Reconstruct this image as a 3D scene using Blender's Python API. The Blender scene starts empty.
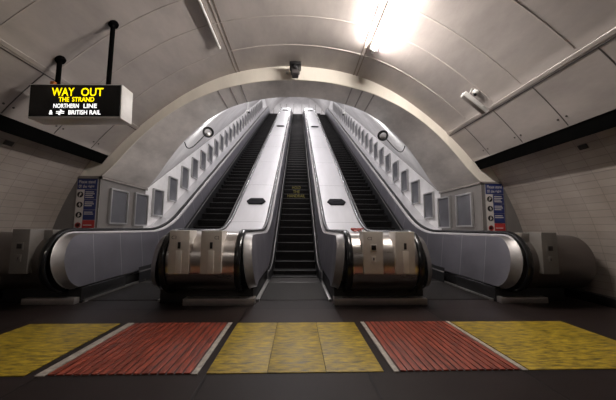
import bpy, bmesh, math, random
from mathutils import Vector, Matrix, noise as mnoise
random.seed(4)
scn = bpy.context.scene
COL = scn.collection
PI = math.pi
T30 = math.tan(PI / 6)

# ------------------------------------------------------------------ materials
def nt(name):
    m = bpy.data.materials.new(name); m.use_nodes = True
    t = m.node_tree
    return m, t.nodes, t.links, t.nodes['Principled BSDF']

def mat(name, col, rough=.5, metal=0., var=.0, vscale=6., dark=.5, stretch=(1, 1, 1), bump=0., bscale=60., coat=0., rvar=.0,
        streak=0., spec=.5):
    """procedural surface: base colour broken up by grime noise, roughness noise, fine bump"""
    m, N, L, P = nt(name)
    P.inputs['Metallic'].default_value = metal
    P.inputs['Roughness'].default_value = rough
    P.inputs['Coat Weight'].default_value = coat
    P.inputs['Specular IOR Level'].default_value = spec
    tc = N.new('ShaderNodeTexCoord'); mp = N.new('ShaderNodeMapping')
    mp.inputs['Scale'].default_value = stretch
    L.new(tc.outputs['Object'], mp.inputs['Vector'])
    n = N.new('ShaderNodeTexNoise'); n.inputs['Scale'].default_value = vscale; n.inputs['Detail'].default_value = 8
    n.inputs['Roughness'].default_value = .65
    L.new(mp.outputs['Vector'], n.inputs['Vector'])
    r = N.new('ShaderNodeValToRGB')
    r.color_ramp.elements[0].position = .34; r.color_ramp.elements[1].position = .66
    c = Vector(col)
    r.color_ramp.elements[0].color = (*(c * (1 - var * dark)), 1)
    r.color_ramp.elements[1].color = (*c, 1)
    L.new(n.outputs['Fac'], r.inputs['Fac'])
    L.new(r.outputs['Color'], P.inputs['Base Color'])
    if rvar:
        mr = N.new('ShaderNodeMapRange')
        mr.inputs['From Min'].default_value = .3; mr.inputs['From Max'].default_value = .7
        mr.inputs['To Min'].default_value = max(.02, rough - rvar); mr.inputs['To Max'].default_value = rough + rvar
        L.new(n.outputs['Fac'], mr.inputs['Value']); L.new(mr.outputs['Result'], P.inputs['Roughness'])
    if bump:
        b = N.new('ShaderNodeTexNoise'); b.inputs['Scale'].default_value = bscale; b.inputs['Detail'].default_value = 3
        L.new(mp.outputs['Vector'], b.inputs['Vector'])
        bp = N.new('ShaderNodeBump'); bp.inputs['Strength'].default_value = bump; bp.inputs['Distance'].default_value = .01
        L.new(b.outputs['Fac'], bp.inputs['Height']); L.new(bp.outputs['Normal'], P.inputs['Normal'])
    return m

def brushed(m, amount, rotation=0., axis='X'):
    N, L = m.node_tree.nodes, m.node_tree.links; P = N['Principled BSDF']
    t = N.new('ShaderNodeTangent'); t.direction_type = 'RADIAL'; t.axis = axis
    L.new(t.outputs['Tangent'], P.inputs['Tangent'])
    P.inputs['Anisotropic'].default_value = amount; P.inputs['Anisotropic Rotation'].default_value = rotation
def seam_mat(name, col, rough, metal, pitch, var=.2, axis='Y', width=.010, seam=1.9):
    """sheet metal with dark butt joints every `pitch` metres along one object axis"""
    m = mat(name, col, rough, metal, var=var, vscale=3., rvar=.08, stretch=(1, 1, 1))
    N, L = m.node_tree.nodes, m.node_tree.links; P = N['Principled BSDF']
    src = P.inputs['Base Color'].links[0].from_socket
    tc = N.new('ShaderNodeTexCoord'); sp = N.new('ShaderNodeSeparateXYZ')
    L.new(tc.outputs['Object'], sp.inputs[0])
    d = N.new('ShaderNodeMath'); d.operation = 'DIVIDE'; d.inputs[1].default_value = pitch
    L.new(sp.outputs[axis], d.inputs[0])
    f = N.new('ShaderNodeMath'); f.operation = 'FRACT'; L.new(d.outputs[0], f.inputs[0])
    lt = N.new('ShaderNodeMath'); lt.operation = 'LESS_THAN'; lt.inputs[1].default_value = width / pitch
    L.new(f.outputs[0], lt.inputs[0])
    mx = N.new('ShaderNodeMixRGB'); mx.inputs['Color2'].default_value = (*(Vector(col) * seam), 1)
    L.new(lt.outputs[0], mx.inputs['Fac']); L.new(src, mx.inputs['Color1'])
    L.new(mx.outputs['Color'], P.inputs['Base Color'])
    return m

def tile_mat(name, col, grout, w, h, rough=.35, var=.12, gap=.008, offset=0., spec=.35):
    m, N, L, P = nt(name)
    P.inputs['Roughness'].default_value = rough
    P.inputs['Specular IOR Level'].default_value = spec
    tc = N.new('ShaderNodeTexCoord')
    b = N.new('ShaderNodeTexBrick'); b.offset = offset; b.inputs['Scale'].default_value = 1
    b.inputs['Brick Width'].default_value = w; b.inputs['Row Height'].default_value = h
    b.inputs['Mortar Size'].default_value = gap; b.inputs['Mortar Smooth'].default_value = .3
    c = Vector(col)
    b.inputs['Color1'].default_value = (*c, 1); b.inputs['Color2'].default_value = (*(c * (1 - var)), 1)
    b.inputs['Mortar'].default_value = (*grout, 1)
    L.new(tc.outputs['UV'], b.inputs['Vector'])
    n = N.new('ShaderNodeTexNoise'); n.inputs['Scale'].default_value = 1.3; n.inputs['Detail'].default_value = 7
    L.new(tc.outputs['Object'], n.inputs['Vector'])
    r = N.new('ShaderNodeValToRGB'); r.color_ramp.elements[0].position = .3; r.color_ramp.elements[1].position = .65
    r.color_ramp.elements[0].color = (.72, .70, .67, 1)
    L.new(n.outputs['Fac'], r.inputs['Fac'])
    mx = N.new('ShaderNodeMixRGB'); mx.blend_type = 'MULTIPLY'; mx.inputs['Fac'].default_value = 1
    L.new(b.outputs['Color'], mx.inputs['Color1']); L.new(r.outputs['Color'], mx.inputs['Color2'])
    L.new(mx.outputs['Color'], P.inputs['Base Color'])
    bp = N.new('ShaderNodeBump'); bp.inputs['Strength'].default_value = .4; bp.inputs['Distance'].default_value = .004
    bp.invert = True
    L.new(b.outputs['Fac'], bp.inputs['Height']); L.new(bp.outputs['Normal'], P.inputs['Normal'])
    return m

def emit_mat(name, col, s):
    m, N, L, P = nt(name)
    P.inputs['Base Color'].default_value = (*col, 1)
    P.inputs['Emission Color'].default_value = (*col, 1); P.inputs['Emission Strength'].default_value = s
    return m

M = {}
M['vault'] = mat('vault_cladding', (.47, .425, .40), .42, var=.9, vscale=1.1, dark=.42, stretch=(1, .4, 1), rvar=.1)
M['vault_seam'] = mat('cladding_joint', (.30, .27, .25), .5, var=.4, vscale=4)
M['ridge'] = mat('cladding_ridge', (.52, .47, .44), .45, var=.5, vscale=3)
M['trough'] = mat('trough_edge', (.24, .20, .17), .5, var=.5, vscale=3)
M['joint_dark'] = mat('dark_joint', (.07, .06, .06), .6, var=.4, vscale=5)
M['arch'] = mat('cream_render', (.93, .87, .77), .5, var=.35, vscale=2.2, dark=.4, stretch=(1, 1, .4))
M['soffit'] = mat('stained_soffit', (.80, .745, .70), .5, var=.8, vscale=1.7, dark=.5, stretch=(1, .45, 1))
M['jamb'] = mat('grey_jamb', (.19, .176, .168), .45, var=.4, vscale=3, dark=.35)
M['ledge'] = mat('jamb_ledge', (.30, .27, .25), .5, var=.4, vscale=5)
M['shaft'] = mat('shaft_white', (.88, .86, .86), .5, var=.6, vscale=1.6, dark=.35)
M['tile'] = tile_mat('cream_wall_tile', (.44, .39, .355), (.29, .255, .235), .31, .106, gap=.005)
M['floor'] = tile_mat('dark_floor_tile', (.027, .019, .018), (.012, .009, .009), 1.2, 1.2, rough=.5, var=.4, gap=.012, spec=.14)
M['black'] = mat('black_paint', (.006, .0055, .006), .5, var=.3, vscale=5)
M['plaque'] = mat('plaque_black', (.006, .006, .008), .75, var=.2, vscale=8, spec=.15)
M['shade_rod_black'] = mat('shade_and_rod_black', (.003, .003, .003), .9, var=.2, vscale=5, spec=.05)  # painted shade under the cladding edge; also the black sign hangers
M['rubber'] = mat('handrail_rubber', (.012, .012, .013), .22, var=.2, vscale=8)
M['steel'] = mat('brushed_steel', (.62, .58, .55), .32, 1., var=.25, vscale=5, dark=.4, stretch=(.15, 2, 2), rvar=.07)
brushed(M['steel'], .75, .25)
M['darksteel'] = mat('tarnished_steel', (.17, .15, .138), .42, .8, var=.3, vscale=4, dark=.4, stretch=(.3, 2, 2), rvar=.06)
M['deck'] = mat('deck_steel', (.74, .73, .745), .42, .45, var=.25, vscale=2.5, dark=.35, stretch=(2.5, .35, .35), rvar=.1)
M['trim'] = mat('panel_trim_steel', (.36, .345, .34), .5, .9, var=.2, vscale=6)
M['panel'] = seam_mat('balustrade_sheet', (.30, .29, .325), .42, .75, .70, var=.25)
M['skirt'] = mat('skirt_sheet', (.05, .05, .053), .4, .6, var=.3, vscale=6)
M['edge'] = mat('floor_edging', (.50, .48, .46), .35, .9, var=.3, vscale=8)
M['step'] = mat('step_metal', (.010, .009, .0095), .75, 0., var=.4, vscale=15, spec=.2)
M['nose'] = mat('step_nosing', (.13, .125, .125), .42, .6, var=.5, vscale=12)
M['comb'] = mat('comb_plate', (.040, .035, .032), .5, .6, var=.4, vscale=10)
M['plinth'] = mat('plinth_steel', (.48, .44, .42), .4, .8, var=.4, vscale=4)
M['box'] = mat('control_box', (.60, .555, .50), .45, .1, var=.3, vscale=12, dark=.35)
M['box_shaded'] = mat('box_metal_shaded', (.19, .175, .16), .45, .1, var=.3, vscale=12, dark=.35)  # same metal as the inner boxes, vignette darkening put into its colour
M['boxlight'] = mat('cover_strip', (.74, .70, .64), .4, .3, var=.2, vscale=12)
M['white'] = mat('white_paint', (.72, .71, .69), .4, var=.15, vscale=6)
M['frame'] = mat('poster_frame', (.50, .49, .49), .35, .6, var=.2, vscale=8)
M['poster'] = mat('blank_poster', (.12, .12, .135), .3, 0, var=.35, vscale=5, dark=.35)
M['blue'] = mat('notice_blue', (.022, .035, .15), .35, var=.15, vscale=9)
M['red'] = mat('notice_red', (.42, .03, .03), .35, var=.15, vscale=9)
M['paper'] = mat('notice_white', (.62, .58, .55), .4, var=.1, vscale=9)
M['glass'] = mat('dark_lens', (.03, .03, .032), .1, 0, var=.2, vscale=5, coat=.5)
M['lamp_in'] = mat('lamp_reflector', (.55, .54, .53), .25, .9, var=.3, vscale=9)
M['orange'] = mat('orange_plastic', (.55, .16, .02), .4, var=.2, vscale=9)
M['redtape'] = mat('red_tape', (.40, .06, .05), .5, var=.3, vscale=30)
M['yellow'] = mat('worn_yellow_sheet', (.52, .355, .022), .5, var=1., vscale=30, dark=.85, stretch=(.3, 1.0, 1), rvar=.1, bump=.3, bscale=40)
M['redmat'] = mat('worn_red_sheet', (.37, .066, .033), .5, var=1., vscale=9, dark=.72, stretch=(2.5, .5, 1), rvar=.1, bump=.3, bscale=40)
M['stripw'] = mat('white_floor_strip', (.50, .45, .385), .5, var=.9, vscale=14, dark=.5)
M['landing'] = mat('landing_floor', (.10, .09, .09), .5, var=.3, vscale=6)
M['tube_on'] = emit_mat('lit_tube', (1., .93, .87), 470.)
M['tube_fill'] = emit_mat('added_fill_tube', (1., .93, .87), 170.)
M['tube_off'] = mat('unlit_tube', (.85, .84, .83), .25, var=.05, vscale=5)
M['txt_y'] = emit_mat('lit_yellow_letters', (1., .78, .0), 1.5)
M['txt_w'] = emit_mat('lit_white_letters', (1., .98, .96), 1.5)
M['txt_step'] = mat('yellow_step_paint', (.22, .19, .035), .6, var=.5, vscale=40)
M['signsteel'] = mat('pale_sign_steel', (.88, .86, .83), .4, .15, var=.3, vscale=4)
M['sign_face'] = mat('sign_black_face', (.006, .006, .007), .25, var=.1, vscale=9)

# ------------------------------------------------------------------ mesh helpers
class MB:
    def __init__(s): s.v = []; s.f = []; s.mi = []; s.uv = {}; s.m = 0
    def face(s, idx): s.f.append(tuple(idx)); s.mi.append(s.m)
    def box(s, x0, x1, y0, y1, z0, z1, bev=0.):
        b = bmesh.new(); bmesh.ops.create_cube(b, size=1)
        for v in b.verts:
            v.co = Vector((x0 if v.co.x < 0 else x1, y0 if v.co.y < 0 else y1, z0 if v.co.z < 0 else z1))
        if bev: bmesh.ops.bevel(b, geom=b.edges[:], offset=bev, segments=2, affect='EDGES', profile=.6)
        s.bm(b); return s
    def bm(s, b, mtx=None):
        o = len(s.v); b.verts.index_update()
        for v in b.verts: s.v.append((mtx @ v.co if mtx else v.co).copy())
        for f in b.faces: s.face([o + v.index for v in f.verts])
        b.free(); return s
    def grid(s, rows, close_u=False, close_v=False):
        o = len(s.v); nr = len(rows); nc = len(rows[0])
        for r in rows: s.v.extend(Vector(p) for p in r)
        for i in range(nr if close_v else nr - 1):
            for j in range(nc if close_u else nc - 1):
                a = o + i * nc + j; b = o + i * nc + (j + 1) % nc
                k = (i + 1) % nr
                s.face((a, b, o + k * nc + (j + 1) % nc, o + k * nc + j))
        return s
    def ngon(s, pts, flip=False):
        o = len(s.v); s.v.extend(Vector(p) for p in pts)
        i = list(range(o, o + len(pts))); s.face(i[::-1] if flip else i); return s
    def sweep(s, path, ra, rb=None, n=10, upref=(1, 0, 0), caps=True):
        """tube of elliptical section; ra along upref, rb across"""
        rb = rb or ra; path = [Vector(p) for p in path]; rows = []
        for i, p in enumerate(path):
            t = (path[min(i + 1, len(path) - 1)] - path[max(i - 1, 0)]).normalized()
            u = Vector(upref); u = (u - t * u.dot(t))
            if u.length < 1e-4: u = t.orthogonal()
            u.normalize(); w = t.cross(u)
            rows.append([p + u * (ra * math.cos(a)) + w * (rb * math.sin(a)) for a in [2 * PI * k / n for k in range(n)]])
        s.grid(rows, close_u=True)
        if caps: s.ngon(rows[0], True); s.ngon(rows[-1])
        return s
    def lathe(s, prof, c=(0, 0, 0), axis=(0, 0, 1), n=24):
        q = Vector((0, 0, 1)).rotation_difference(Vector(axis).normalized()); c = Vector(c)
        rows = [[c + q @ Vector((r * math.cos(2 * PI * k / n), r * math.sin(2 * PI * k / n), h)) for k in range(n)] for r, h in prof]
        s.grid(rows, close_u=True)
        if prof[0][0] > 1e-5: s.ngon(rows[0], True)
        if prof[-1][0] > 1e-5: s.ngon(rows[-1])
        return s
    def prism(s, outline, x0, x1):
        """outline in (y,z), extruded along x"""
        a = [(x0, y, z) for y, z in outline]; b = [(x1, y, z) for y, z in outline]
        s.grid([a, b], close_u=True); s.ngon(a, True); s.ngon(b); return s
    def rot(s, mtx):
        s.v = [mtx @ v for v in s.v]; return s
    def build(s, name, material, parent=None, smooth=True, loc=None):
        me = bpy.data.meshes.new(name)
        off = Vector(loc) if loc is not None else (parent.matrix_world.translation if parent else Vector())
        if parent is not None and loc is None: off = wloc(parent)
        me.from_pydata([tuple(v - off) for v in s.v], [], s.f)
        ms = material if isinstance(material, (list, tuple)) else [material]
        for k in ms: me.materials.append(k)
        if len(ms) > 1: me.polygons.foreach_set('material_index', s.mi)
        b = bmesh.new(); b.from_mesh(me); bmesh.ops.remove_doubles(b, verts=b.verts, dist=1e-5)
        bmesh.ops.recalc_face_normals(b, faces=b.faces); b.to_mesh(me); b.free()
        o = bpy.data.objects.new(name, me); COL.objects.link(o)
        if smooth:
            me.polygons.foreach_set('use_smooth', [True] * len(me.polygons))
            me.set_sharp_from_angle(angle=math.radians(32))
        if parent is not None:
            o.parent = parent
            if loc is not None: o.location = Vector(loc) - wloc(parent)
        elif loc is not None: o.location = Vector(loc)
        return o

def wloc(o):
    p = Vector()
    while o: p += o.location; o = o.parent
    return p

def tag(o, label, cat, group=None):
    o['label'] = label; o['category'] = cat
    if group: o['group'] = group
    return o
def thing(name, label, cat, loc=(0, 0, 0), group=None):
    o = bpy.data.objects.new(name, None); COL.objects.link(o); o.location = loc; o.empty_display_size = .2
    return tag(o, label, cat, group)
def struct(o): o['kind'] = 'structure'; return o
def copy_tree(o, parent=None):
    c = o.copy(); COL.objects.link(c)
    if parent: c.parent = parent
    for ch in [k for k in list(bpy.data.objects) if k.parent == o]: copy_tree(ch, c)
    return c

def text_mb(body, w, h, ext=.002, bold=.0):
    cu = bpy.data.curves.new('lettering', 'FONT'); cu.body = body; cu.size = 1; cu.offset = bold; cu.resolution_u = 3
    ob = bpy.data.objects.new('lettering', cu); COL.objects.link(ob)
    dg = bpy.context.evaluated_depsgraph_get(); dg.update()
    me = ob.evaluated_get(dg).to_mesh()
    vs = [v.co.copy() for v in me.vertices]; fs = [tuple(p.vertices) for p in me.polygons]
    bpy.data.objects.remove(ob); bpy.data.curves.remove(cu)
    x0 = min(v.x for v in vs); x1 = max(v.x for v in vs); y0 = min(v.y for v in vs); y1 = max(v.y for v in vs)
    mb = MB()
    # letters stand in the xz plane facing -y
    front = [Vector(((v.x - (x0 + x1) / 2) / (x1 - x0) * w, -ext, (v.y - (y0 + y1) / 2) / (y1 - y0) * h)) for v in vs]
    mb.v = front
    for f in fs: mb.face(f)
    return mb

# ------------------------------------------------------------------ camera
F, PITCH, YAW, ROLL = 286., math.atan(28 / 286.), math.atan(11 / 286.), math.radians(.4)
fw = Vector((math.sin(YAW) * math.cos(PITCH), math.cos(YAW) * math.cos(PITCH), math.sin(PITCH)))
rt = Vector((math.cos(YAW), -math.sin(YAW), 0)); up = rt.cross(fw)
rt, up = rt * math.cos(ROLL) + up * math.sin(ROLL), up * math.cos(ROLL) - rt * math.sin(ROLL)
cd = bpy.data.cameras.new('camera'); cam = bpy.data.objects.new('camera', cd); COL.objects.link(cam)
cd.sensor_width = 36; cd.lens = F / 616 * 36; cd.clip_start = .05; cd.clip_end = 200
cam.matrix_world = Matrix(((rt.x, up.x, -fw.x, .03), (rt.y, up.y, -fw.y, 0), (rt.z, up.z, -fw.z, 1.08), (0, 0, 0, 1)))
scn.camera = cam

# ------------------------------------------------------------------ levels along the shaft
def ramp(t, w): return 0. if t <= -w else (t if t >= w else (t + w) ** 2 / (4 * w))
YTOP = 29.6
def zs(y): return T30 * (ramp(y - 6.6, .5) - ramp(y - YTOP, .5))            # step line
def zh(y): return T30 * (ramp(y - 7.25, .8) - ramp(y - YTOP - .65, .8))      # handrail / deck line
def zsp(y): return 1.99 + T30 * (ramp(y - 6.95, .12) - ramp(y - YTOP - .35, .3))   # springing of the shaft vault
def lin(a, b, n): return [a + (b - a) * i / (n - 1) for i in range(n)]
def interp(x, xs, ys):
    x = abs(x)
    if x >= xs[-1]: return ys[-1]
    for i in range(len(xs) - 1):
        if x <= xs[i + 1]:
            # catmull-rom, mirrored at the crown
            x0, x1 = xs[i], xs[i + 1]; t = (x - x0) / (x1 - x0)
            def sl(k):
                if k == 0: return 0.
                if k == len(xs) - 1: return (ys[k] - ys[k - 1]) / (xs[k] - xs[k - 1])
                return (ys[k + 1] - ys[k - 1]) / (xs[k + 1] - xs[k - 1])
            m0, m1 = sl(i) * (x1 - x0), sl(i + 1) * (x1 - x0)
            return ((2*t**3 - 3*t*t + 1) * ys[i] + (t**3 - 2*t*t + t) * m0 + (-2*t**3 + 3*t*t) * ys[i+1] + (t**3 - t*t) * m1)
def ur(a):      # cladding radius: the upper vault stands a little outside the lower panels
    e = max(0., min(1., (abs(90 - a) - 14) / 29)); return UR - (UR - VR - .012) * e * e * (3 - 2 * e)
DP = 5.4                       # plane of the portal
JX = 3.62                      # jamb / shaft side wall
TR = 4.58
HZ, HR, VR, UR = -.216, 4.516, 4.36, 4.49   # hall circle centre height, tiled radius, cladding radius
ARX = [0, .6, 1.0, 1.36, 1.66, 2.17, 2.66, 3.06, 3.40, JX]
ARZ = [3.985, 3.95, 3.88, 3.79, 3.68, 3.42, 3.05, 2.64, 2.22, 1.99]
def arch(x): return interp(x, ARX, ARZ)
RYX = [0, 1.1, 1.7, 2.45, 2.94, 3.32, JX]
RYY = [6.13, 6.18, 6.28, 6.55, 6.77, 6.93, 7.0]
def rear(x): return interp(x, RYX, RYY)

# ------------------------------------------------------------------ setting
YB = -5.0
# floor
mb = MB().grid([[(x, y, 0) for x in (-4.6, 4.6)] for y in (YB, 6.4)])
o = mb.build('floor', M['floor'], smooth=False); struct(o)
uv = o.data.uv_layers.new()
for l in o.data.loops: c = o.data.vertices[l.vertex_index].co; uv.data[l.index].uv = (c.x + .62, c.y + .85)
# tiled hall walls
def tiled(name, s):
    a0, a1 = math.asin(.216 / HR), math.radians(37.5)
    a0 = math.asin(.216 / TR); an = lin(a0, a1, 14); ys = [YB, DP]
    mb = MB().grid([[(s * TR * math.cos(a), y, HZ + TR * math.sin(a)) for y in ys] for a in an])
    o = mb.build(name, M['tile']); struct(o)
    uv = o.data.uv_layers.new()
    for l in o.data.loops:
        c = o.data.vertices[l.vertex_index].co
        uv.data[l.index].uv = (c.y, math.atan2(c.z - HZ, abs(c.x)) * HR)
    return o
tiled('wall_left', -1); tiled('wall_right', 1)
for s, n in ((-1, 'left'), (1, 'right')):
    struct(MB().box(s * 4.44, s * 4.60, YB, DP, 0, .13, .01).build('baseboard_' + n, M['black']))
# vault cladding
ys = [YB, -2.6, -.4, 1.6, 3.4, 3.9, 4.54, DP]
prof = [(VR, a) for a in lin(36.8, 46.8, 9)] + [(ur(a), a) for a in lin(47.3, 132.7, 61)] + [(VR, a) for a in lin(133.2, 143.2, 9)]
mb = MB().grid([[(r * math.cos(math.radians(a)), y, HZ + r * math.sin(math.radians(a))) for y in ys] for r, a in prof])
for s in (0, 1):      # return of the cladding at its bottom edge
    a = math.radians(36.8) if not s else math.radians(143.2)
    mb.grid([[(r * math.cos(a), y, HZ + r * math.sin(a)) for y in (YB, DP)] for r in (VR, VR + .03)])
ceiling = struct(mb.build('ceiling', M['vault']))
def ring(y, a0, a1, w, t, m, name, R=VR, n=50):
    """raised strip across the vault"""
    mb = MB()
    rows = []
    for a in lin(math.radians(a0), math.radians(a1), n):
        c, s = math.cos(a), math.sin(a)
        if R == UR: R_ = ur(math.degrees(a))
        else: R_ = R
        rows.append([(R_ * c, y - w, HZ + R_ * s), ((R_ - t) * c, y - w * .8, HZ + (R_ - t) * s),
                     ((R_ - t) * c, y + w * .8, HZ + (R_ - t) * s), (R_ * c, y + w, HZ + R_ * s)])
    return mb.grid(rows).build(name, m, ceiling)
def rail(a, y0, y1, wdeg, t, m, name, R=VR):
    a = math.radians(a); w = math.radians(wdeg); rows = []
    for y in (y0, y1):
        rows.append([(r * math.cos(b), y, HZ + r * math.sin(b)) for r, b in
                     ((R, a - w), (R - t, a - w * .8), (R - t, a + w * .8), (R, a + w))])
    return MB().grid(rows).build(name, m, ceiling)
for y in (-2.6, -.4, 1.6, 2.76, 3.5, 4.04, 4.73):
    ring(y, 47.5, 132.5, .010, .006, M['ridge'], 'joint_ridge', UR)
for sgn in (0, 1):
    f = (lambda a: 180 - a) if sgn else (lambda a: a)
    rail(f(46.5), YB, DP, .36, .006, M['ridge'], 'cladding_rail')
    rail(f(45.8), YB, DP, .10, .004, M['joint_dark'], 'joint_strip')
    for y in (-2.8, -.6, 1.2, 2.6, 3.41, 4.15, 4.9):
        ring(y, min(f(37), f(45.7)), max(f(37), f(45.7)), .006, .004, M['joint_dark'], 'joint_strip', n=6)
        for dy in (-.06, .06):      # pairs of dark fixing screws low on each panel joint
            a = math.radians(f(38.6)); c = Vector((VR * math.cos(a), y + dy, HZ + VR * math.sin(a)))
            MB().lathe([(.013, 0), (.013, .006), (.006, .010), (0, .010)], c, (-math.cos(a), 0, -math.sin(a)), 10).build('screw', M['joint_dark'], ceiling)
    # light troughs: paired rails either side of the tube
    for a in (70.6, 71.5, 74.6, 75.4):
        rail(f(a), YB, DP, .16, .006, M['trough'], 'trough_rail', UR)
    # recess under the cladding edge, its deep shade put in as a black strip
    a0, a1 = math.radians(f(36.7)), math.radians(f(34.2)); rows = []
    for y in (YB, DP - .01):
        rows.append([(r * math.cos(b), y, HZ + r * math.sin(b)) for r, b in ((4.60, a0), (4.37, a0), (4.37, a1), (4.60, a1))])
    struct(MB().grid(rows, close_u=True).build('trim_1' if sgn else 'trim_2', M['shade_rod_black']))
# end wall behind the viewer
mb = MB(); mb.ngon([(HR * math.cos(a), YB, HZ + HR * math.sin(a)) for a in lin(math.asin(.216 / HR), PI - math.asin(.216 / HR), 40)])
struct(mb.build('wall_front', M['jamb'], smooth=False))
# portal face
xs = lin(-4.62, 4.62, 121); xs = sorted(set([x for x in xs] + [-JX, JX]))
rows = []
for x in xs:
    zt = HZ + math.sqrt(max(0, 4.63 ** 2 - x * x)); zb = arch(x) if abs(x) <= JX else 1.99
    rows.append([(x, DP, max(zt, zb + .001)), (x, DP, zb)])
portal = struct(MB().grid(rows).build('wall_back', M['arch'], smooth=False))
for s in (-1, 1):
    MB().grid([[(s * JX, DP, z), (s * 4.62, DP, z)] for z in (0, 1.99)]).build('jamb_face', M['jamb'], portal, smooth=False)
    b = MB().box(s * JX - s * .03, s * 4.40, DP - .025, DP + .01, 1.965, 2.005, .006)
    b.box(s * (JX - .03), s * (JX + .02), DP - .025, 7.02, 1.965, 2.005, .006)
    b.build('ledge', M['ledge'], portal)
# horizontal soffit behind the arch
xs = lin(-JX, JX, 91)
rows = []
for x in xs: rows.append([(x, DP + (rear(x) - DP) * t, arch(x)) for t in lin(0, 1, 6)])
soff = MB().grid(rows).build('soffit', M['soffit'], portal)
for s in (-1, 1):       # the trough lines run on across the soffit
    for xq in (1.10, 1.31, 1.54):
        MB().grid([[(s * (xq + d), y, arch(xq + d) - t) for d, t in ((-.014, 0), (-.010, .006), (.010, .006), (.014, 0))] for y in (DP, rear(xq) - .02)]).build('soffit_rail', M['ledge'], portal)
# rim bead along the arch edge
MB().sweep([(x, DP - .004, arch(x) + .012) for x in lin(-JX + .02, JX - .02, 81)], .012, .012, 6).build('arch_bead', M['arch'], portal)
# inclined shaft: side walls and vault
Y2 = 34.5
yl = lin(DP, 9, 25) + lin(9.4, 28.8, 40) + lin(29.0, 31.4, 13) + [Y2]
for s, n in ((-1, 'shaft_left'), (1, 'shaft_right')):
    rows = [[(s * JX, y, .88 + zh(y)), (s * JX, y, zsp(y))] for y in yl]
    struct(MB().grid(rows).build('wall_' + n, M['shaft'], smooth=False))
    struct(MB().sweep([(s * (JX - .012), y, zsp(y) + .01) for y in yl if y > 6.98], .022, .03, 6).build('trim_' + ('3' if s < 0 else '4'), M['ledge']))
# jamb return is grey up to the start of the white shaft
for s in (-1, 1):
    MB().grid([[(s * (JX - .004), y, .9), (s * (JX - .004), y, 1.985)] for y in (DP, 6.98)]).build('jamb_return', M['jamb'], portal, smooth=False)
def S(x):
    x = min(abs(x), JX); return arch(x) - zsp_lin(rear(x))
def zsp_lin(y): return 1.99 + T30 * (y - 6.95)
rows = []
for x in lin(-JX, JX, 61):
    col = [(x, rear(x), arch(x))]
    for t in lin(0, 1, 40)[1:]:
        y = rear(x) + (YTOP - rear(x)) * t; col.append((x, y, zsp_lin(y) + S(x)))
    col.append((x, Y2, zsp_lin(YTOP) + S(x)))
    rows.append(col)
struct(MB().grid(rows).build('ceiling_shaft', M['shaft']))
# upper landing
ZT = zs(40)
struct(MB().box(-JX, JX, YTOP + .5, Y2, ZT - .3, ZT).build('floor_upper_landing', M['landing'], smooth=False))
b = MB().box(-JX, JX, Y2, Y2 + .1, ZT - .3, ZT + 6)
struct(b.build('wall_upper_landing', M['shaft'], smooth=False))
up_wall = [o for o in bpy.data.objects if o.name == 'wall_upper_landing'][0]
for x in (-3.0, -2.2, -1.4, -.5, .5, 1.4, 2.2, 3.0):
    MB().box(x - .02, x + .02, Y2 - .03, Y2 + .01, ZT, ZT + 3.2).build('panel_joint', M['vault_seam'], up_wall)
# ------------------------------------------------------------------ floor sheets
MY0, MY1 = 2.255, 3.39
def sheet(name, x0, x1, m, label, group=None):
    o = MB().box(x0, x1, MY0, MY1, 0, .006, .002).build(name, m, loc=((x0 + x1) / 2, (MY0 + MY1) / 2, 0))
    return tag(o, label, 'floor panel', group)
sheet('floor_panel', -2.90, -1.925, M['yellow'], 'worn yellow floor panel at the far left, in front of the left escalator')
sheet('floor_panel', 1.835, 3.16, M['yellow'], 'worn yellow floor panel at the far right, in front of the right escalator')
sheet('floor_panel', -.628, -.181, M['yellow'], 'left third of the yellow floor area in front of the middle escalator')
sheet('floor_panel', -.177, .262, M['yellow'], 'narrow middle third of the yellow floor area before the middle escalator')
sheet('floor_panel', .266, .70, M['yellow'], 'right third of the yellow floor area in front of the middle escalator')
def ribbed(x0, x1, label):
    cx = (x0 + x1) / 2; mb = MB(); n = 17; w = (x1 - x0) / n
    mb.m = 1; mb.box(x0, x1, MY0, MY1, 0, .003); mb.m = 0
    for i in range(n):
        mb.box(x0 + i * w + .006, x0 + (i + 1) * w - .006, MY0, MY1, .002, .012, .003)
    return tag(mb.build('ribbed_floor_panel', [M['redmat'], M['joint_dark']], loc=(cx, (MY0 + MY1) / 2, 0)), label, 'floor panel')
ribbed(-1.768, -.738, 'red ribbed floor panel left of the yellow middle area')
ribbed(.822, 1.768, 'red ribbed floor panel right of the yellow middle area')
for x0, x1, lab in ((-1.845, -1.778, 'dirty white floor strip between left red panel and far left yellow panel'),
                    (-.732, -.688, 'dirty white floor strip between left red panel and yellow middle area'),
                    (.775, .816, 'dirty white floor strip between yellow middle area and right red panel'),
                    (1.775, 1.818, 'dirty white floor strip between right red panel and far right yellow panel')):
    o = MB().box(x0, x1, MY0 - .01, MY1 + .01, 0, .009, .002).build('floor_strip', M['stripw'], loc=((x0 + x1) / 2, 2.8, 0))
    tag(o, lab, 'floor strip')

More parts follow.
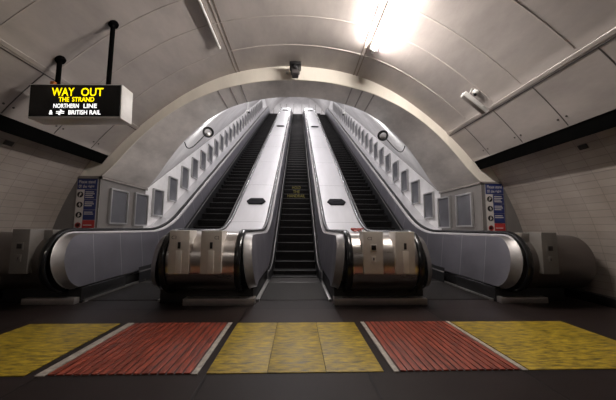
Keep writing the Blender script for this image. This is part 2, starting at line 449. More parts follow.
# ------------------------------------------------------------------ escalator
YC, ZC = 4.30, .60            # centre of the round newel end
ND = 14
def d_path(rtop, y_end, dz_top, dz_bot, n_inc=44):
    """outline of a balustrade face from far end of the bottom edge, round the nose, to far end of the top edge"""
    ysl = sorted(set(lin(YC, 9.5, 26) + lin(9.5, y_end - 2.5, n_inc) + lin(y_end - 2.5, y_end, 12)))
    bot = [(y, zs(y) + dz_bot) for y in ysl][::-1]
    top = [(y, zh(y) + dz_top) for y in ysl]
    return bot, top
def nose(r_t, ry=None):
    pts = []
    for k in range(1, ND):
        a = -PI / 2 - PI * k / ND
        pts.append((YC + (ry or r_t) * math.cos(a), ZC + r_t * math.sin(a)))
    return pts
YE = YTOP + 1.9
def outline(r, ry=None):
    bot, top = d_path(r, YE, ZC + r, ZC - r)
    return bot + nose(r, ry) + top
def lean(y, z):       # balustrade faces lean in towards the steps at their foot
    b, t = zs(y) + .2, zh(y) + 1.0
    return max(0., min(1., (t - z) / (t - b)))

root = thing('escalator', 'middle escalator between the two inner balustrades, yellow words on its steps', 'escalator', (0, 6.0, 0))
# steps
PH = .30; G = .36
def step_mb(text=False):
    mb = MB(); w = .497
    mb.m = 0
    pr = [(0, 0), (.012, -.03), (.03, -.10), (.045, -.215), (.055, -.235), (.36, -.235), (.372, -.03), (.372, -.012)]
    mb.prism(pr, -w, w)
    mb.m = 1
    mb.box(-w, w, -.004, .022, -.010, .004, .003)
    n = 40
    mb.m = 0
    for i in range(n):
        x = -w + .012 + (2 * w - .024) * i / (n - 1)
        mb.box(x - .004, x + .004, .022, .37, -.010, .002)
        mb.box(x - .0045, x + .0045, .004, .03, -.09, -.012)
    return mb
proto_step = None
letters = {}
step_ys = []
k = -3
while True:
    y = 6.6 + G * (k + PH)
    if zs(y) > ZT - .002 and y > YTOP + 1.0: break
    step_ys.append(y); k += 1
step_ys = [y for y in step_ys if y > 6.05]
def proj(x, y, z):
    v = Vector((x, y, z)) - Vector((.03, 0, 1.08)); d = v.dot(fw)
    return 308 + F * v.dot(rt) / d, 200 - F * v.dot(up) / d
near = sorted(step_ys, key=lambda y: abs(proj(0, y, zs(y) - .09)[1] - 190.5))[0]
i0 = step_ys.index(near)
words = {i0 + 1: ('HOLD', .34), i0: ('THE', .26), i0 - 1: ('HANDRAIL', .66)}
for i, y in enumerate(step_ys):
    if proto_step is None:
        proto_step = step_mb().rot(Matrix.Translation((0, y, zs(y)))).build('step', [M['step'], M['nose']], root, loc=(0, y, zs(y)))
        st = proto_step
    else:
        st = proto_step.copy(); COL.objects.link(st); st.parent = root
        st.location = Vector((0, y, zs(y))) - Vector(root.location)
    if i in words:
        t, w = words[i]
        tm = text_mb(t, w, .115, .012, .012).rot(Matrix.Translation((0, y - .004, zs(y) - .075)))
        letters[i] = tm.build('lettering', M['txt_step'], None, smooth=False, loc=(0, y, zs(y)))
        letters[i].parent = st; letters[i].location = (0, 0, 0)
        letters[i]['label'] = 'painted yellow word ' + t
# comb and landing plates
mb = MB().box(-.5, .5, 5.72, 6.02, 0, .012, .004)
for i in range(48):
    x = -.48 + .96 * i / 47
    mb.box(x - .005, x + .005, 5.95, 6.22, .004, .016)
mb.build('comb_plate', M['comb'], root)
mb = MB().box(-.52, .52, 4.42, 5.715, 0, .008, .002)
for i in range(60): mb.box(-.51, .51, 4.44 + i * .0212, 4.452 + i * .0212, .006, .012)
mb.build('landing_plate', M['comb'], root)
MB().box(-.5, .5, YTOP + .9, YTOP + 1.5, ZT, ZT + .012).build('upper_comb_plate', M['comb'], root)
RZ, RY = .368, .305
def xin(y): return .660 - .045 * max(0., min(1., (4.75 - y) / .55))
out0, out1 = outline(.405), outline(RZ, RY)
for s in (-1, 1):
    # handrail
    bot, top = d_path(0, YE, 0, 0)
    path = [(4.62, ZC - .43), (4.45, ZC - .43)] + [(YC, ZC - .43)] + [(YC + .43 * math.cos(-PI / 2 - PI * q / 20), ZC + .43 * math.sin(-PI / 2 - PI * q / 20)) for q in range(1, 20)]
    path += [(y, zh(y) + ZC + .43) for y, _ in top]
    MB().sweep([(s * .755, y, z) for y, z in path], .043, .028, 12).build('handrail', M['rubber'], root)
    # chamfered steel rim
    r0 = [(s * (.715 - .09 * lean(y, z)), y, z) for y, z in out0]
    r1 = [(s * (xin(y) - .09 * lean(y, z)), y, z) for y, z in out1]
    rm = [(s * (.705 - .09 * lean(y, z)), y + 0, z) for y, z in outline(.390, .385)]
    MB().grid([r0, rm, r1]).build('rim', M['trim'], root)
    # face panel
    n = len(out1); half = n // 2
    rows = []
    bot, top = d_path(RZ, YE, ZC + RZ, ZC - RZ)
    nb = len(bot)
    lower = bot[::-1]; ns = nose(RZ, RY)
    hn = len(ns) // 2
    cols = []
    for q in range(hn + 1):          # nose columns from front to back, pairing lower and upper arc points
        lo = ns[hn - q]; hi = ns[hn + q] if hn + q < len(ns) else ns[-1]
        cols.append((lo, hi))
    cols += [(lower[j], top[j]) for j in range(nb)]
    for lo, hi in cols:
        row = []
        for t in (0, .33, .66, 1):
            y = lo[0] + (hi[0] - lo[0]) * t; z = lo[1] + (hi[1] - lo[1]) * t
            row.append((s * (xin(y) - .09 * lean(y, z)), y, z))
        rows.append(row)
    MB().grid(rows).build('side_panel', M['panel'], root)
    # skirt: kick plate beside the steps, and the closing plate under the newel
    yy = [y for y, _ in lower if y >= YC]
    yy = [y for y in yy if y > 5.75]
    rows = [[(s * .53, y, zs(y) + .30), (s * .512, y, zs(y) + .20), (s * .512, y, max(-.02, zs(y) - .22))] for y in yy]
    MB().grid(rows).build('skirt', M['skirt'], root)
    rows = [[(s * .575, y, zs(y) + .28), (s * .53, y, zs(y) + .30)] for y in yy]
    # bright edging that follows the foot of the skirt
    MB().sweep([(s * .516, y, zs(y) + .215) for y in yy], .010, .016, 6).build('skirt_bead', M['trim'], root)
    MB().box(s * .515, s * .56, 4.34, 6.0, 0, .035, .006).build('floor_edging', M['edge'], root)
    MB().box(s * .60, s * .74, 4.31, 6.2, .0, .175, .01).build('foot_plate', M['black'], root)
e_left = copy_tree(root); e_right = copy_tree(root)
for e, x, lab in ((e_left, -2.487, 'left escalator, running up beside the left shaft wall'),
                  (e_right, 2.487, 'right escalator, running up beside the right shaft wall')):
    e.location = (x, 6.0, 0); e['label'] = lab
    for st in [c for c in bpy.data.objects if c.parent == e]:
        for tx in [c for c in bpy.data.objects if c.parent == st]:
            bpy.data.objects.remove(tx)

# ------------------------------------------------------------------ balustrade casings between and beside the escalators
def casing_outline(r, yback, zt=None):
    pts = [(yback, ZC - r)]
    for k in range(0, 25):
        a = -PI / 2 - PI * k / 24
        pts.append((YC + r * math.cos(a), ZC + r * math.sin(a)))
    pts.append((yback, ZC + r))
    return pts
def key_box(par, x0, x1, kind, mark, z0=.475, z1=1.035, m='box'):
    b = MB().box(x0, x1, 3.845, 4.12, z0, z1, .006).build('control_box', M[m], par)
    cx = (x0 + x1) / 2; yf = 3.845
    if kind == 'key':
        MB().box(cx - .018, cx + .018, yf - .006, yf + .004, .80, .885, .004).build('key_switch', M['black'], b)
        MB().box(cx - .037, cx + .042, yf - .010, yf + .004, z0 + .005, .775, .003).build('cover_strip', M['boxlight'], b)
    else:
        q = MB().box(cx - .045, cx + .045, yf - .008, yf + .004, .775, .87, .003).build('button_surround', M['boxlight' if m == 'box' else 'box_shaded'], b)
        MB().box(cx - .030, cx + .032, yf - .016, yf - .004, .792, .855, .004).build('stop_button', M['black'], b)
        MB().box(cx - .030, cx + .030, yf - .006, yf + .004, .63, .715, .003).build('small_plate', M['boxlight' if m == 'box' else 'box_shaded'], b)
        MB().box(cx - .009, cx + .009, yf - .010, yf + .0, .655, .69, .002).build('key_switch', M['joint_dark'], b)
    if mark:
        t = text_mb(mark[0], .062, .044, .001, .0).rot(Matrix.Translation((cx + mark[1], yf - .001, .945)))
        t.build('lettering', M['black'], b, smooth=False)
def deck_sheets(par, x0, x1, y0, y1, L, m, crown=.010, dz=.99):
    y = y0
    nseg = round((y1 - y0) / L); L = (y1 - y0) / nseg
    for k in range(nseg):
        a, c = y + k * L + .004, y + (k + 1) * L - .004
        rows = []
        for yy in lin(a, c, 9 if a < 9.5 or a > 27 else 3):
            rows.append([(x0 + (x1 - x0) * t, yy, dz + zh(yy) + crown * (1 - (2 * t - 1) ** 4)) for t in (0, .03, .1, .3, .5, .7, .9, .97, 1)])
        MB().grid(rows).build('deck_sheet', m, par)
def inner(s, label, boxes):
    r = thing('escalator_balustrade', label, 'balustrade', (s * 1.245, YC, 0))
    x0, x1 = 1.245 * s - .445, 1.245 * s + .445
    MB().prism(casing_outline(.415, 5.2), x0, x1).build('newel_casing', M['steel'], r)
    deck_sheets(r, x0, x1, 5.2, YE, 2.35, M['deck'])
    MB().prism([(y, .30 + zs(y)) for y in lin(5.2, YE, 40)] + [(y, .96 + zh(y)) for y in lin(5.2, YE, 40)][::-1], x0 + .03, x1 - .03).build('deck_carcass', M['black'], r)
    MB().box(1.245 * s - .66, 1.245 * s + .66, 4.26, 6.1, .0, .2, .01).build('base', M['black'], r)
    a, c = (-1.53, -.55) if s < 0 else (.57, 1.90)
    MB().box(a, c, 4.12, 4.30, .0, .095, .006).build('plinth', M['plinth'], r)
    for b in boxes: key_box(r, *b)
    return r
inner(-1, 'left inner balustrade with two narrow key switch boxes on its steel newel',
      [(-1.635, -1.375, 'key', ('C3', -.07)), (-1.225, -.955, 'key', ('C2', .07))])
inner(1, 'right inner balustrade with square black button box on its steel newel',
      [(.93, 1.195, 'button', ('C2', -.05)), (1.365, 1.625, 'key', None)])
def outer(s, label):
    r = thing('escalator_balustrade', label, 'balustrade', (s * 3.75, YC, 0))
    a = s * 3.285; c = s * 4.22
    lo, hi = min(a, c), max(a, c)
    MB().prism(casing_outline(.395, DP - .01), lo, hi).build('newel_casing', M['darksteel'], r)
    # raised housing behind the handrail, with the control box on it
    MB().box(min(s * 3.285, s * 3.62), max(s * 3.285, s * 3.62), 4.05, 5.38, .9, 1.03, .01).build('housing', M['box_shaded'], r)
    key_box(r, min(s * 3.40, s * 3.62), max(s * 3.40, s * 3.62), 'button', None, .475, 1.04, 'box_shaded')
    rows = []
    deck_sheets(r, min(s * 3.285, s * (JX - .006)), max(s * 3.285, s * (JX - .006)), 5.41, YE, 2.35, M['deck'], .008)
    MB().box(min(s * 3.02, s * 4.1), max(s * 3.02, s * 4.1), 4.30, 5.36, .0, .21, .01).build('base', M['black'], r)
    MB().box(min(s * 3.04, s * 3.75), max(s * 3.04, s * 3.75), 4.20, 4.31, .0, .085, .006).build('plinth', M['plinth'], r)
    return r
outer(-1, 'dark outer balustrade with steel newel against left tiled wall')
outer(1, 'outer balustrade with round-ended steel newel against right tiled wall')

# hexagonal plaques on the decks
def plaque(s, y, label):
    x = 1.245 * s + (.03 if s < 0 else -.0); z = .985 + zh(y) + .025
    mb = MB(); hw, hd, t = .29, .20, .035
    pts = [(-hw, 0), (-hw + .09, -hd), (hw - .09, -hd), (hw, 0), (hw - .09, hd), (-hw + .09, hd)]
    a = [(px, py, 0) for px, py in pts]; b = [(px * .95, py * .92, t) for px, py in pts]
    mb.grid([a, b], close_u=True); mb.ngon(b); mb.ngon(a, True)
    mb.box(-.12, .12, -.05, .05, t - .002, t + .008, .003)
    q = Matrix.Translation((x, y, z - .002)) @ Matrix.Rotation(PI / 6, 4, 'X')
    o = mb.rot(q).build('deck_plaque', M['plaque'], loc=(x, y, z)); tag(o, label, 'plaque', 'black hexagonal deck plaques')
for s, n in ((-1, 'left'), (1, 'right')):
    plaque(s, 8.75, f'black hexagonal plaque low on the {n} steel deck, nearest its newel')
    plaque(s, 19.9, f'black hexagonal plaque halfway up the {n} steel deck')
    plaque(s, 27.6, f'black hexagonal plaque near the top of the {n} steel deck')

# crumpled red tape behind the right newel
mb = MB(); p = []
for i in range(60):
    t = i / 59 * 5 * PI
    p.append((.965 + .075 * math.cos(t * .83) + .028 * math.cos(t * 2.3), 4.42 + .05 * math.sin(t * 1.1), 1.033 + .022 * (1 + math.sin(t * 1.7))))
mb.sweep(p, .012, .009, 6)
r = tag(mb.build('crumpled_tape', M['redtape'], loc=(.965, 4.42, 1.02)), 'crumpled red and white tape lying on top of right inner newel', 'tape')
MB().sweep([(1.0, 4.40, 1.035), (1.03, 4.40, 1.07), (1.06, 4.41, 1.06), (1.075, 4.42, 1.03)], .011, .007, 6).build('white_end', M['white'], r)

# ------------------------------------------------------------------ posters along the shaft walls
def poster(s, y0, y1, z0, z1, label, proto=[None]):
    x = s * (JX - .006); yc, zc = (y0 + y1) / 2, (z0 + z1) / 2
    r = thing('poster_frame', label, 'poster frame', (x, yc, zc), f"blank poster frames on the {'left' if s < 0 else 'right'} shaft wall")
    hy, hz = (y1 - y0) / 2, (z1 - z0) / 2; t = .032; d = .05
    mb = MB()
    for (a, b, c, e) in ((-hy, hy, hz - t, hz), (-hy, hy, -hz, -hz + t), (-hy, -hy + t, -hz + t, hz - t), (hy - t, hy, -hz + t, hz - t)):
        mb.box(min(x, x - s * d), max(x, x - s * d), yc + a, yc + b, zc + c, zc + e, .004)
    mb.build('frame', M['frame'], r)
    MB().box(min(x, x - s * .02), max(x, x - s * .02), yc - hy + t * .8, yc + hy - t * .8, zc - hz + t * .8, zc + hz - t * .8).build('poster', M['poster'], r)
    return r
ordn = ['third', 'fourth', 'fifth', 'sixth', 'seventh', 'eighth', 'ninth', 'tenth', 'eleventh', 'twelfth', 'thirteenth', 'fourteenth', 'fifteenth',
        'sixteenth', 'seventeenth', 'eighteenth', 'nineteenth', 'twentieth', 'twenty-first', 'twenty-second', 'twenty-third', 'twenty-fourth', 'twenty-fifth', 'twenty-sixth', 'twenty-seventh']
for s, n in ((-1, 'left'), (1, 'right')):
    dy = .05 if s > 0 else 0.
    poster(s, 5.66 , 6.24, 1.13, 1.83, f'wide blank grey poster frame on the {n} grey jamb, beside the safety notice')
    poster(s, 6.50, 7.06, 1.10, 1.85, f'blank grey poster frame second from the {n} safety notice, where the jamb ends')
    for k in range(25):
        y = 7.30 + .84 * k; z = 1.335 + .84 * T30 * k
        if k == 0: z += .02
        poster(s, y, y + .55, z, z + .70, f'blank grey poster frame on the {n} shaft wall, {ordn[k]} upward from the safety notice')

# ------------------------------------------------------------------ safety notices
def notice(s, label):
    x0, x1 = (-4.02, -3.665) if s < 0 else (3.70, 4.05)
    z1, z0 = 1.965, 1.01; yf = DP - .012
    r = thing('safety_notice', label, 'notice', ((x0 + x1) / 2, DP - .005, (z0 + z1) / 2))
    MB().box(x0 - .012, x1 + .012, DP - .010, DP - .001, z0 - .012, z1 + .012, .003).build('frame', M['frame'], r)
    H = z1 - z0
    hz = z1 - H * .215
    hb = MB().box(x0, x1, yf - .003, DP - .008, hz, z1).build('header_panel', M['blue'], r)
    for t, w, fx, fz in (('Please', .145, .10, .062), ('stand', .125, .258, .062), ('on', .05, .052, .148), ('the', .07, .135, .148), ('right', .115, .25, .150)):
        text_mb(t, w, .058, .0, .01).rot(Matrix.Translation((x0 + fx, yf - .0042, z1 - fz))).build('lettering', M['paper'], hb, smooth=False)
    xc = x0 + .135
    MB().box(x0, xc, yf - .003, DP - .008, z0, hz - .004).build('pictogram_strip', M['paper'], r)
    rows = 4; rh = (hz - .004 - z0) / rows
    for i in range(rows):
        zt = hz - .006 - i * rh; zb = zt - rh + .006; zc = (zt + zb) / 2
        pn = MB().box(xc + .004, x1, yf - .003, DP - .008, zb, zt).build('text_panel', M['red'] if i == 3 else M['blue'], r)
        if i == 3: pn['label'] = 'red lower panel of the notice'
        mb = MB()
        for j in range(1 if i == 3 else (4, 3, 2)[i]):      # lines of small unreadable print
            w = (.15, .165, .13, .155)[j]
            zq = zt - .04 - j * .034 if i != 3 else zc
            mb.box(xc + .022, xc + .022 + w, yf - .0045, yf - .002, zq - .008, zq + .008)
        mb.build('print_lines', M['paper'], pn, smooth=False)
        c = ((x0 + xc) / 2, yf - .003, zc)
        if i == 3:
            g = MB().lathe([(.050, 0), (.050, .004), (.036, .004), (.036, 0)], c, (0, -1, 0), 20).build('prohibition_ring', M['red'], r)
            MB().box(c[0] - .034, c[0] + .034, yf - .007, yf - .003, zc - .006, zc + .006).build('bar', M['black'], g)
        else:
            g = MB().lathe([(.054, 0), (.054, .004), (0, .004)], c, (0, -1, 0), 20).build('pictogram_disc', M['black'], r)
            m2 = MB()
            m2.lathe([(.011, 0), (.011, .003), (0, .003)], (c[0] + .004, c[1] - .003, zc + .026), (0, -1, 0), 10)
            m2.box(c[0] - .012, c[0] + .014, yf - .010, yf - .006, zc - .014, zc + .014)
            m2.box(c[0] + (-.02, .004, -.012)[i], c[0] + (-.006, .02, .004)[i], yf - .010, yf - .006, zc - .038, zc - .012)
            m2.box(c[0] + .01, c[0] + .03, yf - .010, yf - .006, zc - .012 * (i - 1) - .004, zc - .012 * (i - 1) + .006)
            m2.build('figure', M['paper'], g, smooth=False)
notice(-1, 'blue white and red safety notice on the left jamb')
notice(1, 'blue white and red safety notice on the right jamb')

# ------------------------------------------------------------------ hanging direction sign
sx0, sx1, sy, sz0, sz1 = -3.075, -2.03, 3.30, 2.325, 2.735
SL = .022          # hangs a touch out of level
r = thing('hanging_sign', 'black illuminated WAY OUT sign hanging from the vault', 'sign', ((sx0 + sx1) / 2, sy, sz0))
def tilt(mb): return mb.rot(Matrix.Translation(((sx0 + sx1) / 2, sy, sz0)) @ Matrix.Rotation(-SL, 4, 'Y') @ Matrix.Translation((-(sx0 + sx1) / 2, -sy, -sz0)))
tilt(MB().box(sx0, sx1, sy, sy + .225, sz0, sz1, .008)).build('housing', M['signsteel'], r)
face = tilt(MB().box(sx0 + .012, sx1 - .012, sy - .006, sy + .01, sz0 + .022, sz1 - .012, .002)).build('face', M['sign_face'], r)
W, H = sx1 - sx0, sz1 - sz0
cx = (sx0 + sx1) / 2
def line(t, w, h, fx, fz, m, bold=.02):
    tilt(text_mb(t, w, h, .0, bold).rot(Matrix.Translation((cx + fx, sy - .009, sz1 - fz * H)))).build('lettering', M[m], face, smooth=False)
for t, w, h, fx, fz, m, bo in (('WAY', .255, .10, -.150, .24, 'txt_y', .012), ('OUT', .25, .10, .178, .24, 'txt_y', .012),
        ('THE', .118, .056, -.135, .46, 'txt_y', .02), ('STRAND', .25, .056, .082, .46, 'txt_y', .02),
        ('NORTHERN', .285, .052, -.105, .65, 'txt_w', .015), ('LINE', .15, .052, .165, .65, 'txt_w', .015),
        ('&', .042, .052, -.27, .84, 'txt_w', .01), ('BRITISH', .21, .052, .03, .84, 'txt_w', .015), ('RAIL', .125, .052, .225, .84, 'txt_w', .015)):
    line(t, w, h, fx + .012, fz, m, bo)
zq = sz1 - .84 * H; xq = cx - .155; yq = sy - .009    # double-arrow mark: two bars joined by slanting arrow strokes
mb = MB()
def q4(*p): mb.ngon([(xq + a, yq, zq + b) for a, b in p])
q4((-.046, .006), (.046, .006), (.046, .014), (-.046, .014)); q4((-.046, -.014), (.046, -.014), (.046, -.006), (-.046, -.006))
mb.ngon([(xq + a, yq - .0005, zq + b) for a, b in ((-.006, .032), (.012, .032), (.030, .006), (.012, .006))])
mb.ngon([(xq + a, yq - .0005, zq + b) for a, b in ((-.012, -.006), (-.030, -.006), (-.012, -.032), (.006, -.032))])
mb.ngon([(xq + a, yq - .0007, zq + b) for a, b in ((-.026, -.010), (-.010, -.010), (.026, .010), (.010, .010))])
tilt(mb).build('double_arrow_mark', M['txt_w'], face, smooth=False)
for x in (-2.86, -2.265):
    zt = HZ + math.sqrt(UR ** 2 - x * x)
    for _ in range(8): zt = HZ + math.sqrt(ur(math.degrees(math.atan2(zt - HZ, abs(x)))) ** 2 - x * x)
    rod = MB().sweep([(x, sy + .10, sz1 - .02), (x, sy + .10, zt - .005)], .026, .026, 12, upref=(1, 0, 0)).build('hanger', M['shade_rod_black'], r)
    nrm = Vector((-x, 0, HZ - zt)).normalized()
    MB().lathe([(.058, 0), (.058, .02), (.04, .04), (0, .04)], (x, sy + .10, zt), nrm, 16).build('ceiling_plate', M['shade_rod_black'], rod)
    MB().lathe([(.045, 0), (.045, .03), (.026, .07), (0, .07)], (x, sy + .10, sz1 - .02), (0, 0, 1), 16).build('collar', M['shade_rod_black'], rod)
MB().box(-2.89, -2.845, sy + .03, sy + .08, sz1 - .01, sz1 + .05, .008).build('cable_gland', M['orange'], r)

# ------------------------------------------------------------------ ceiling lights
def fluoro(s, label, on, y0=2.96):
    a = math.radians(73.3) if s > 0 else math.radians(180 - 73.3)
    u = Vector((math.cos(a), 0, math.sin(a))); t = Vector((-math.sin(a), 0, math.cos(a)))
    c = Vector((0, 0, HZ)) + u * (UR - .004); y1 = y0 + 1.55
    r = thing('ceiling_light', label, 'ceiling light', c + Vector((0, (y0 + y1) / 2, 0)), 'fluorescent lights on the vault')
    def bx(w, h0, h1, ya, yb):
        m = MB(); rows = []
        for y in (ya, yb):
            rows.append([c - u * h + t * k + Vector((0, y, 0)) for h, k in ((h0, -w), (h1, -w * .85), (h1, w * .85), (h0, w))])
        m.grid(rows, close_u=True); m.ngon(rows[0]); m.ngon(rows[1]); return m
    bx(.075 if on else .034, 0, .02, y0, y1).build('batten', M['white'] if on else M['trough'], r, smooth=False)
    e = [MB().sweep([c - u * .055 + Vector((0, ya, 0)), c - u * .055 + Vector((0, yb, 0))], .022, .024, 12).build('end_cap', M['signsteel'], r)
         for ya, yb in ((y0 + .0, y0 + .07), (y1 - .10, y1))]
    MB().sweep([c - u * .050 + Vector((0, y0 + .06, 0)), c - u * .050 + Vector((0, y1 - .09, 0))], .020, .020, 14).build('tube', on if on else M['tube_off'], r)
    return c - u * .14
pr_ = fluoro(1, 'lit fluorescent ceiling light glaring on the right of the vault', M['tube_on'])
fluoro(-1, 'unlit fluorescent ceiling light on the left of the vault', False)

fluoro(-1, 'added fluorescent light on the left vault, unseen behind the viewpoint', M['tube_fill'], -2.6)  # unseen fixture added to light the newel fronts from behind the camera
# emergency floodlight on the right cladding
def tangent_frame(adeg):
    a = math.radians(adeg); return Vector((math.cos(a), 0, math.sin(a))), Vector((-math.sin(a), 0, math.cos(a)))
u, t = tangent_frame(50.5)
c0 = Vector((0, 4.02, HZ)) + u * (VR - .215) + Vector((.03, 0, -.03))
r = thing('floodlight', 'white linear floodlight on bracket below right side of the vault', 'floodlight', Vector((0, 4.10, HZ)) + u * ur(50.5))
Mx = Matrix((t.to_4d() * 0 + Vector((t.x, 0, u.x, c0.x)), Vector((0, 1, 0, c0.y)), Vector((t.z, 0, u.z, c0.z)), Vector((0, 0, 0, 1))))
MB().box(-.225, .225, -.048, .048, -.030, .040, .010).rot(Mx).build('body', M['white'], r)
MB().box(-.20, .20, -.036, .036, -.036, -.026, .003).rot(Mx).build('diffuser', M['vault_seam'], r)
pa = Vector((0, 4.10, HZ)) + u * (ur(50.5) - .002)
MB().sweep([pa + t * .10, pa + t * .10 - u * .10, c0 + t * .16 + u * .03], .010, .010, 8, upref=(0, 1, 0)).build('bracket', M['white'], r)
MB().lathe([(.05, 0), (.05, .03), (.03, .055), (0, .055)], pa + t * .03, -u, 14).build('mount', M['white'], r)
MB().lathe([(.022, 0), (.022, .04), (0, .045)], pa + t * .03 - u * .05 + Vector((0, -.01, 0)), (-.3, -.5, -.8), 10).build('sensor', M['black'], r)

# surveillance camera at the crown of the arch
r = thing('surveillance_camera', 'black surveillance camera at the crown of the cream arch', 'camera', (-.03, DP, 4.17))
MB().lathe([(.05, 0), (.05, .02), (0, .02)], (-.03, DP - .001, 4.17), (0, -1, 0), 16).build('wall_plate', M['black'], r)
MB().sweep([(-.03, DP - .02, 4.17), (-.03, DP - .12, 4.20), (-.03, DP - .16, 4.16)], .018, .018, 8).build('arm', M['black'], r)
b = MB().box(-.115, .055, DP - .30, DP - .08, 4.03, 4.16, .03)
b.box(-.14, .08, DP - .33, DP - .06, 4.13, 4.185, .02)
hs = b.build('hood', M['black'], r)
MB().box(-.095, .035, DP - .31, DP - .10, 3.96, 4.04, .025).build('lower_housing', M['joint_dark'], r)
MB().lathe([(.04, 0), (.04, .02), (.03, .03), (0, .03)], (-.03, DP - .30, 4.09), (0, -1, 0), 16).build('lens', M['glass'], hs)
MB().sweep([(-.03, DP - .01, 4.20), (-.035, DP - .05, 4.25), (-.04, DP - .03, 4.29)], .007, .007, 6).build('cable', M['black'], r)
MB().box(-.22, -.16, DP - .05, DP - .001, 4.10, 4.14, .008).build('junction_box', M['white'], r)

# spotlights on swan-neck arms under the rear edge of the soffit
def spot(s, label):
    c = Vector((s * 2.20, 7.0, 3.42))
    xa = s * 2.62; ya = rear(2.62) + .03; za = arch(2.62) - .01
    r = thing('spotlight', label, 'spotlight', (xa, ya, za))
    q = Vector((s * .75, -.5, -.1)).normalized()
    ax = Vector((-s * .45, -.85, .05)).normalized()
    MB().lathe([(.03, -.10), (.085, -.085), (.125, -.02), (.135, .03), (.135, .055), (.115, .055), (.10, .03), (0, .0)], c, ax, 24).build('lamp_head', M['black'], r)
    MB().lathe([(.108, .02), (.06, .035), (0, .045)], c, ax, 20).build('lens', M['lamp_in'], r)
    k0 = Vector((xa, ya, za)); k3 = c - ax * .09 + Vector((s * .05, 0, -.03)); k1 = k0 + Vector((-s * .06, .05, -.34)); k2 = k3 + Vector((s * .20, -.02, -.22))
    MB().sweep([k0 * (1 - t) ** 3 + k1 * 3 * t * (1 - t) ** 2 + k2 * 3 * t * t * (1 - t) + k3 * t ** 3 for t in lin(0, 1, 18)], .012, .012, 8).build('arm', M['black'], r)
    MB().lathe([(.05, -.02), (.05, .06), (.02, .08)], c - ax * .10 + Vector((s * .03, 0, -.02)), ax, 12).build('yoke', M['black'], r)
spot(-1, 'round black spotlight on swan-neck arm above left poster frames')
spot(1, 'round black spotlight on swan-neck arm above right poster frames')
def mini(s, px, label):
    c = Vector((px, 9.0, 4.82))
    r = thing('shaft_lamp', label, 'lamp', c)
    zt = zsp_lin(9.0) + S(px)
    MB().box(c.x - .05, c.x + .05, c.y - .07, c.y + .07, c.z - .03, c.z + .03, .012).build('housing', M['white'], r)
    MB().lathe([(.028, 0), (.028, .04), (0, .045)], (c.x - s * .05, c.y - .03, c.z - .03), (0, -.5, -1), 12).build('lamp_head', M['black'], r)
    MB().sweep([(c.x, c.y, c.z), (c.x, c.y, zt - .01)], .012, .012, 8).build('stem', M['white'], r)
mini(-1, -1.60, 'small white lamp high in the shaft, left side under the arch')
mini(1, 1.55, 'small white lamp high in the shaft, right side under the arch')

# small dark vents on the tiled walls, and the box sign at the top landing
for s, y, n in ((-1, 3.94, 'left'), (1, 3.63, 'right')):
    a = math.asin((2.20 - HZ) / TR); u = Vector((s * math.cos(a), 0, math.sin(a))); t = Vector((-s * math.sin(a), 0, math.cos(a)))
    c = Vector((0, y, HZ)) + u * (TR - .012)
    Mx = Matrix(((0, t.x, u.x, c.x), (1, 0, 0, c.y), (0, t.z, u.z, c.z), (0, 0, 0, 1)))
    r = thing('wall_vent', f'small dark vent high on the {n} tiled wall', 'vent', c + u * .012)
    MB().box(-.058, .058, -.034, .034, -.004, .012, .003).rot(Mx).build('frame', M['joint_dark'], r)
    m = MB()
    for i in range(4): m.box(-.048, .048, -.026 + i * .015, -.019 + i * .015, -.008, -.003)
    m.rot(Mx).build('grille', M['black'], r)
r = thing('landing_sign', 'small black box sign at the top of the right escalator', 'sign', (2.42, Y2 - .25, ZT + 1.75))
MB().box(2.02, 2.82, Y2 - .35, Y2 - .15, ZT + 1.55, ZT + 1.95, .02).build('housing', M['black'], r)
MB().box(2.08, 2.76, Y2 - .36, Y2 - .34, ZT + 1.60, ZT + 1.90, .004).build('face', M['sign_face'], r)
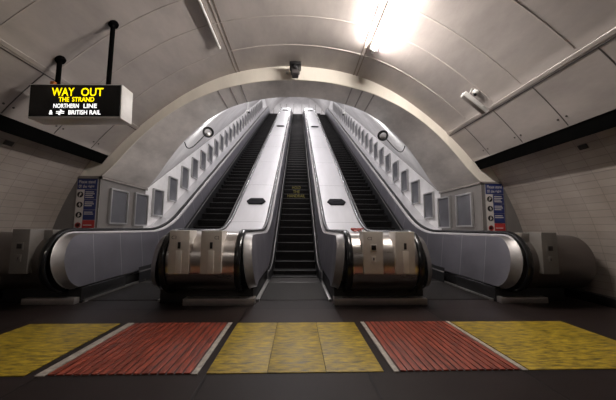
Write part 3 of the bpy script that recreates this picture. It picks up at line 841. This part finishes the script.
MB().box(2.38, 2.46, Y2 - .27, Y2, ZT + 1.85, ZT + 1.91).build('bracket', M['black'], r)

# ------------------------------------------------------------------ lights
def area(name, loc, d, sx, sy_, power, col=(1, 1, 1), spread=PI):
    l = bpy.data.lights.new(name, 'AREA'); l.shape = 'RECTANGLE'; l.size = sx; l.size_y = sy_; l.energy = power; l.color = col; l.spread = spread
    o = bpy.data.objects.new(name, l); COL.objects.link(o); o.location = loc
    o.rotation_euler = Vector(d).to_track_quat('-Z', 'Y').to_euler(); return o
ua = math.radians(73.3)
# the tube lamp itself is the emissive mesh; unseen fill lights are added along the shaft crown
for i, y in enumerate((8.3, 11.5, 16, 20, 24.5, 28.5)):
    z = zsp_lin(y) + S(0) - .12
    if i == 0:
        for sx in (-1, 1):      # added point lights wash the vault beyond the spotlights
            l = bpy.data.lights.new('added_vault_fill', 'POINT'); l.energy = 26; l.color = (1, .97, .95); l.shadow_soft_size = .12
            g = bpy.data.objects.new('added_vault_fill', l); COL.objects.link(g); g.location = (sx * 1.95, 7.45, 3.50)
    if i < 3:       # added point lights, brightening the lower shaft and its vault
        l = bpy.data.lights.new('added_shaft_point', 'POINT'); l.energy = (55, 165, 190)[i]; l.color = (1, .97, .985); l.shadow_soft_size = .18
        g = bpy.data.objects.new('added_shaft_point', l); COL.objects.link(g); g.location = (0, y, z - .35); continue
    area('added_shaft_area', (0, y, z), (0, .5, -.866), 1.6, .25, (110, 140, 140, 115, 95, 85)[i], (1, .97, .985))  # added area lights without fixtures, brightening the upper shaft
area('added_landing_fill', (0, 32.2, ZT + 3.4), (0, 0, -1), 3.5, .6, 110, (1, .975, .985))  # unseen light added to brighten the top landing

w = bpy.data.worlds.new('world'); scn.world = w; w.use_nodes = True
w.node_tree.nodes['Background'].inputs['Color'].default_value = (.02, .018, .018, 1)
scn.view_settings.view_transform = 'Standard'; scn.view_settings.look = 'None'
scn.view_settings.gamma = 1; scn.view_settings.use_curve_mapping = False
scn.view_settings.exposure = 0
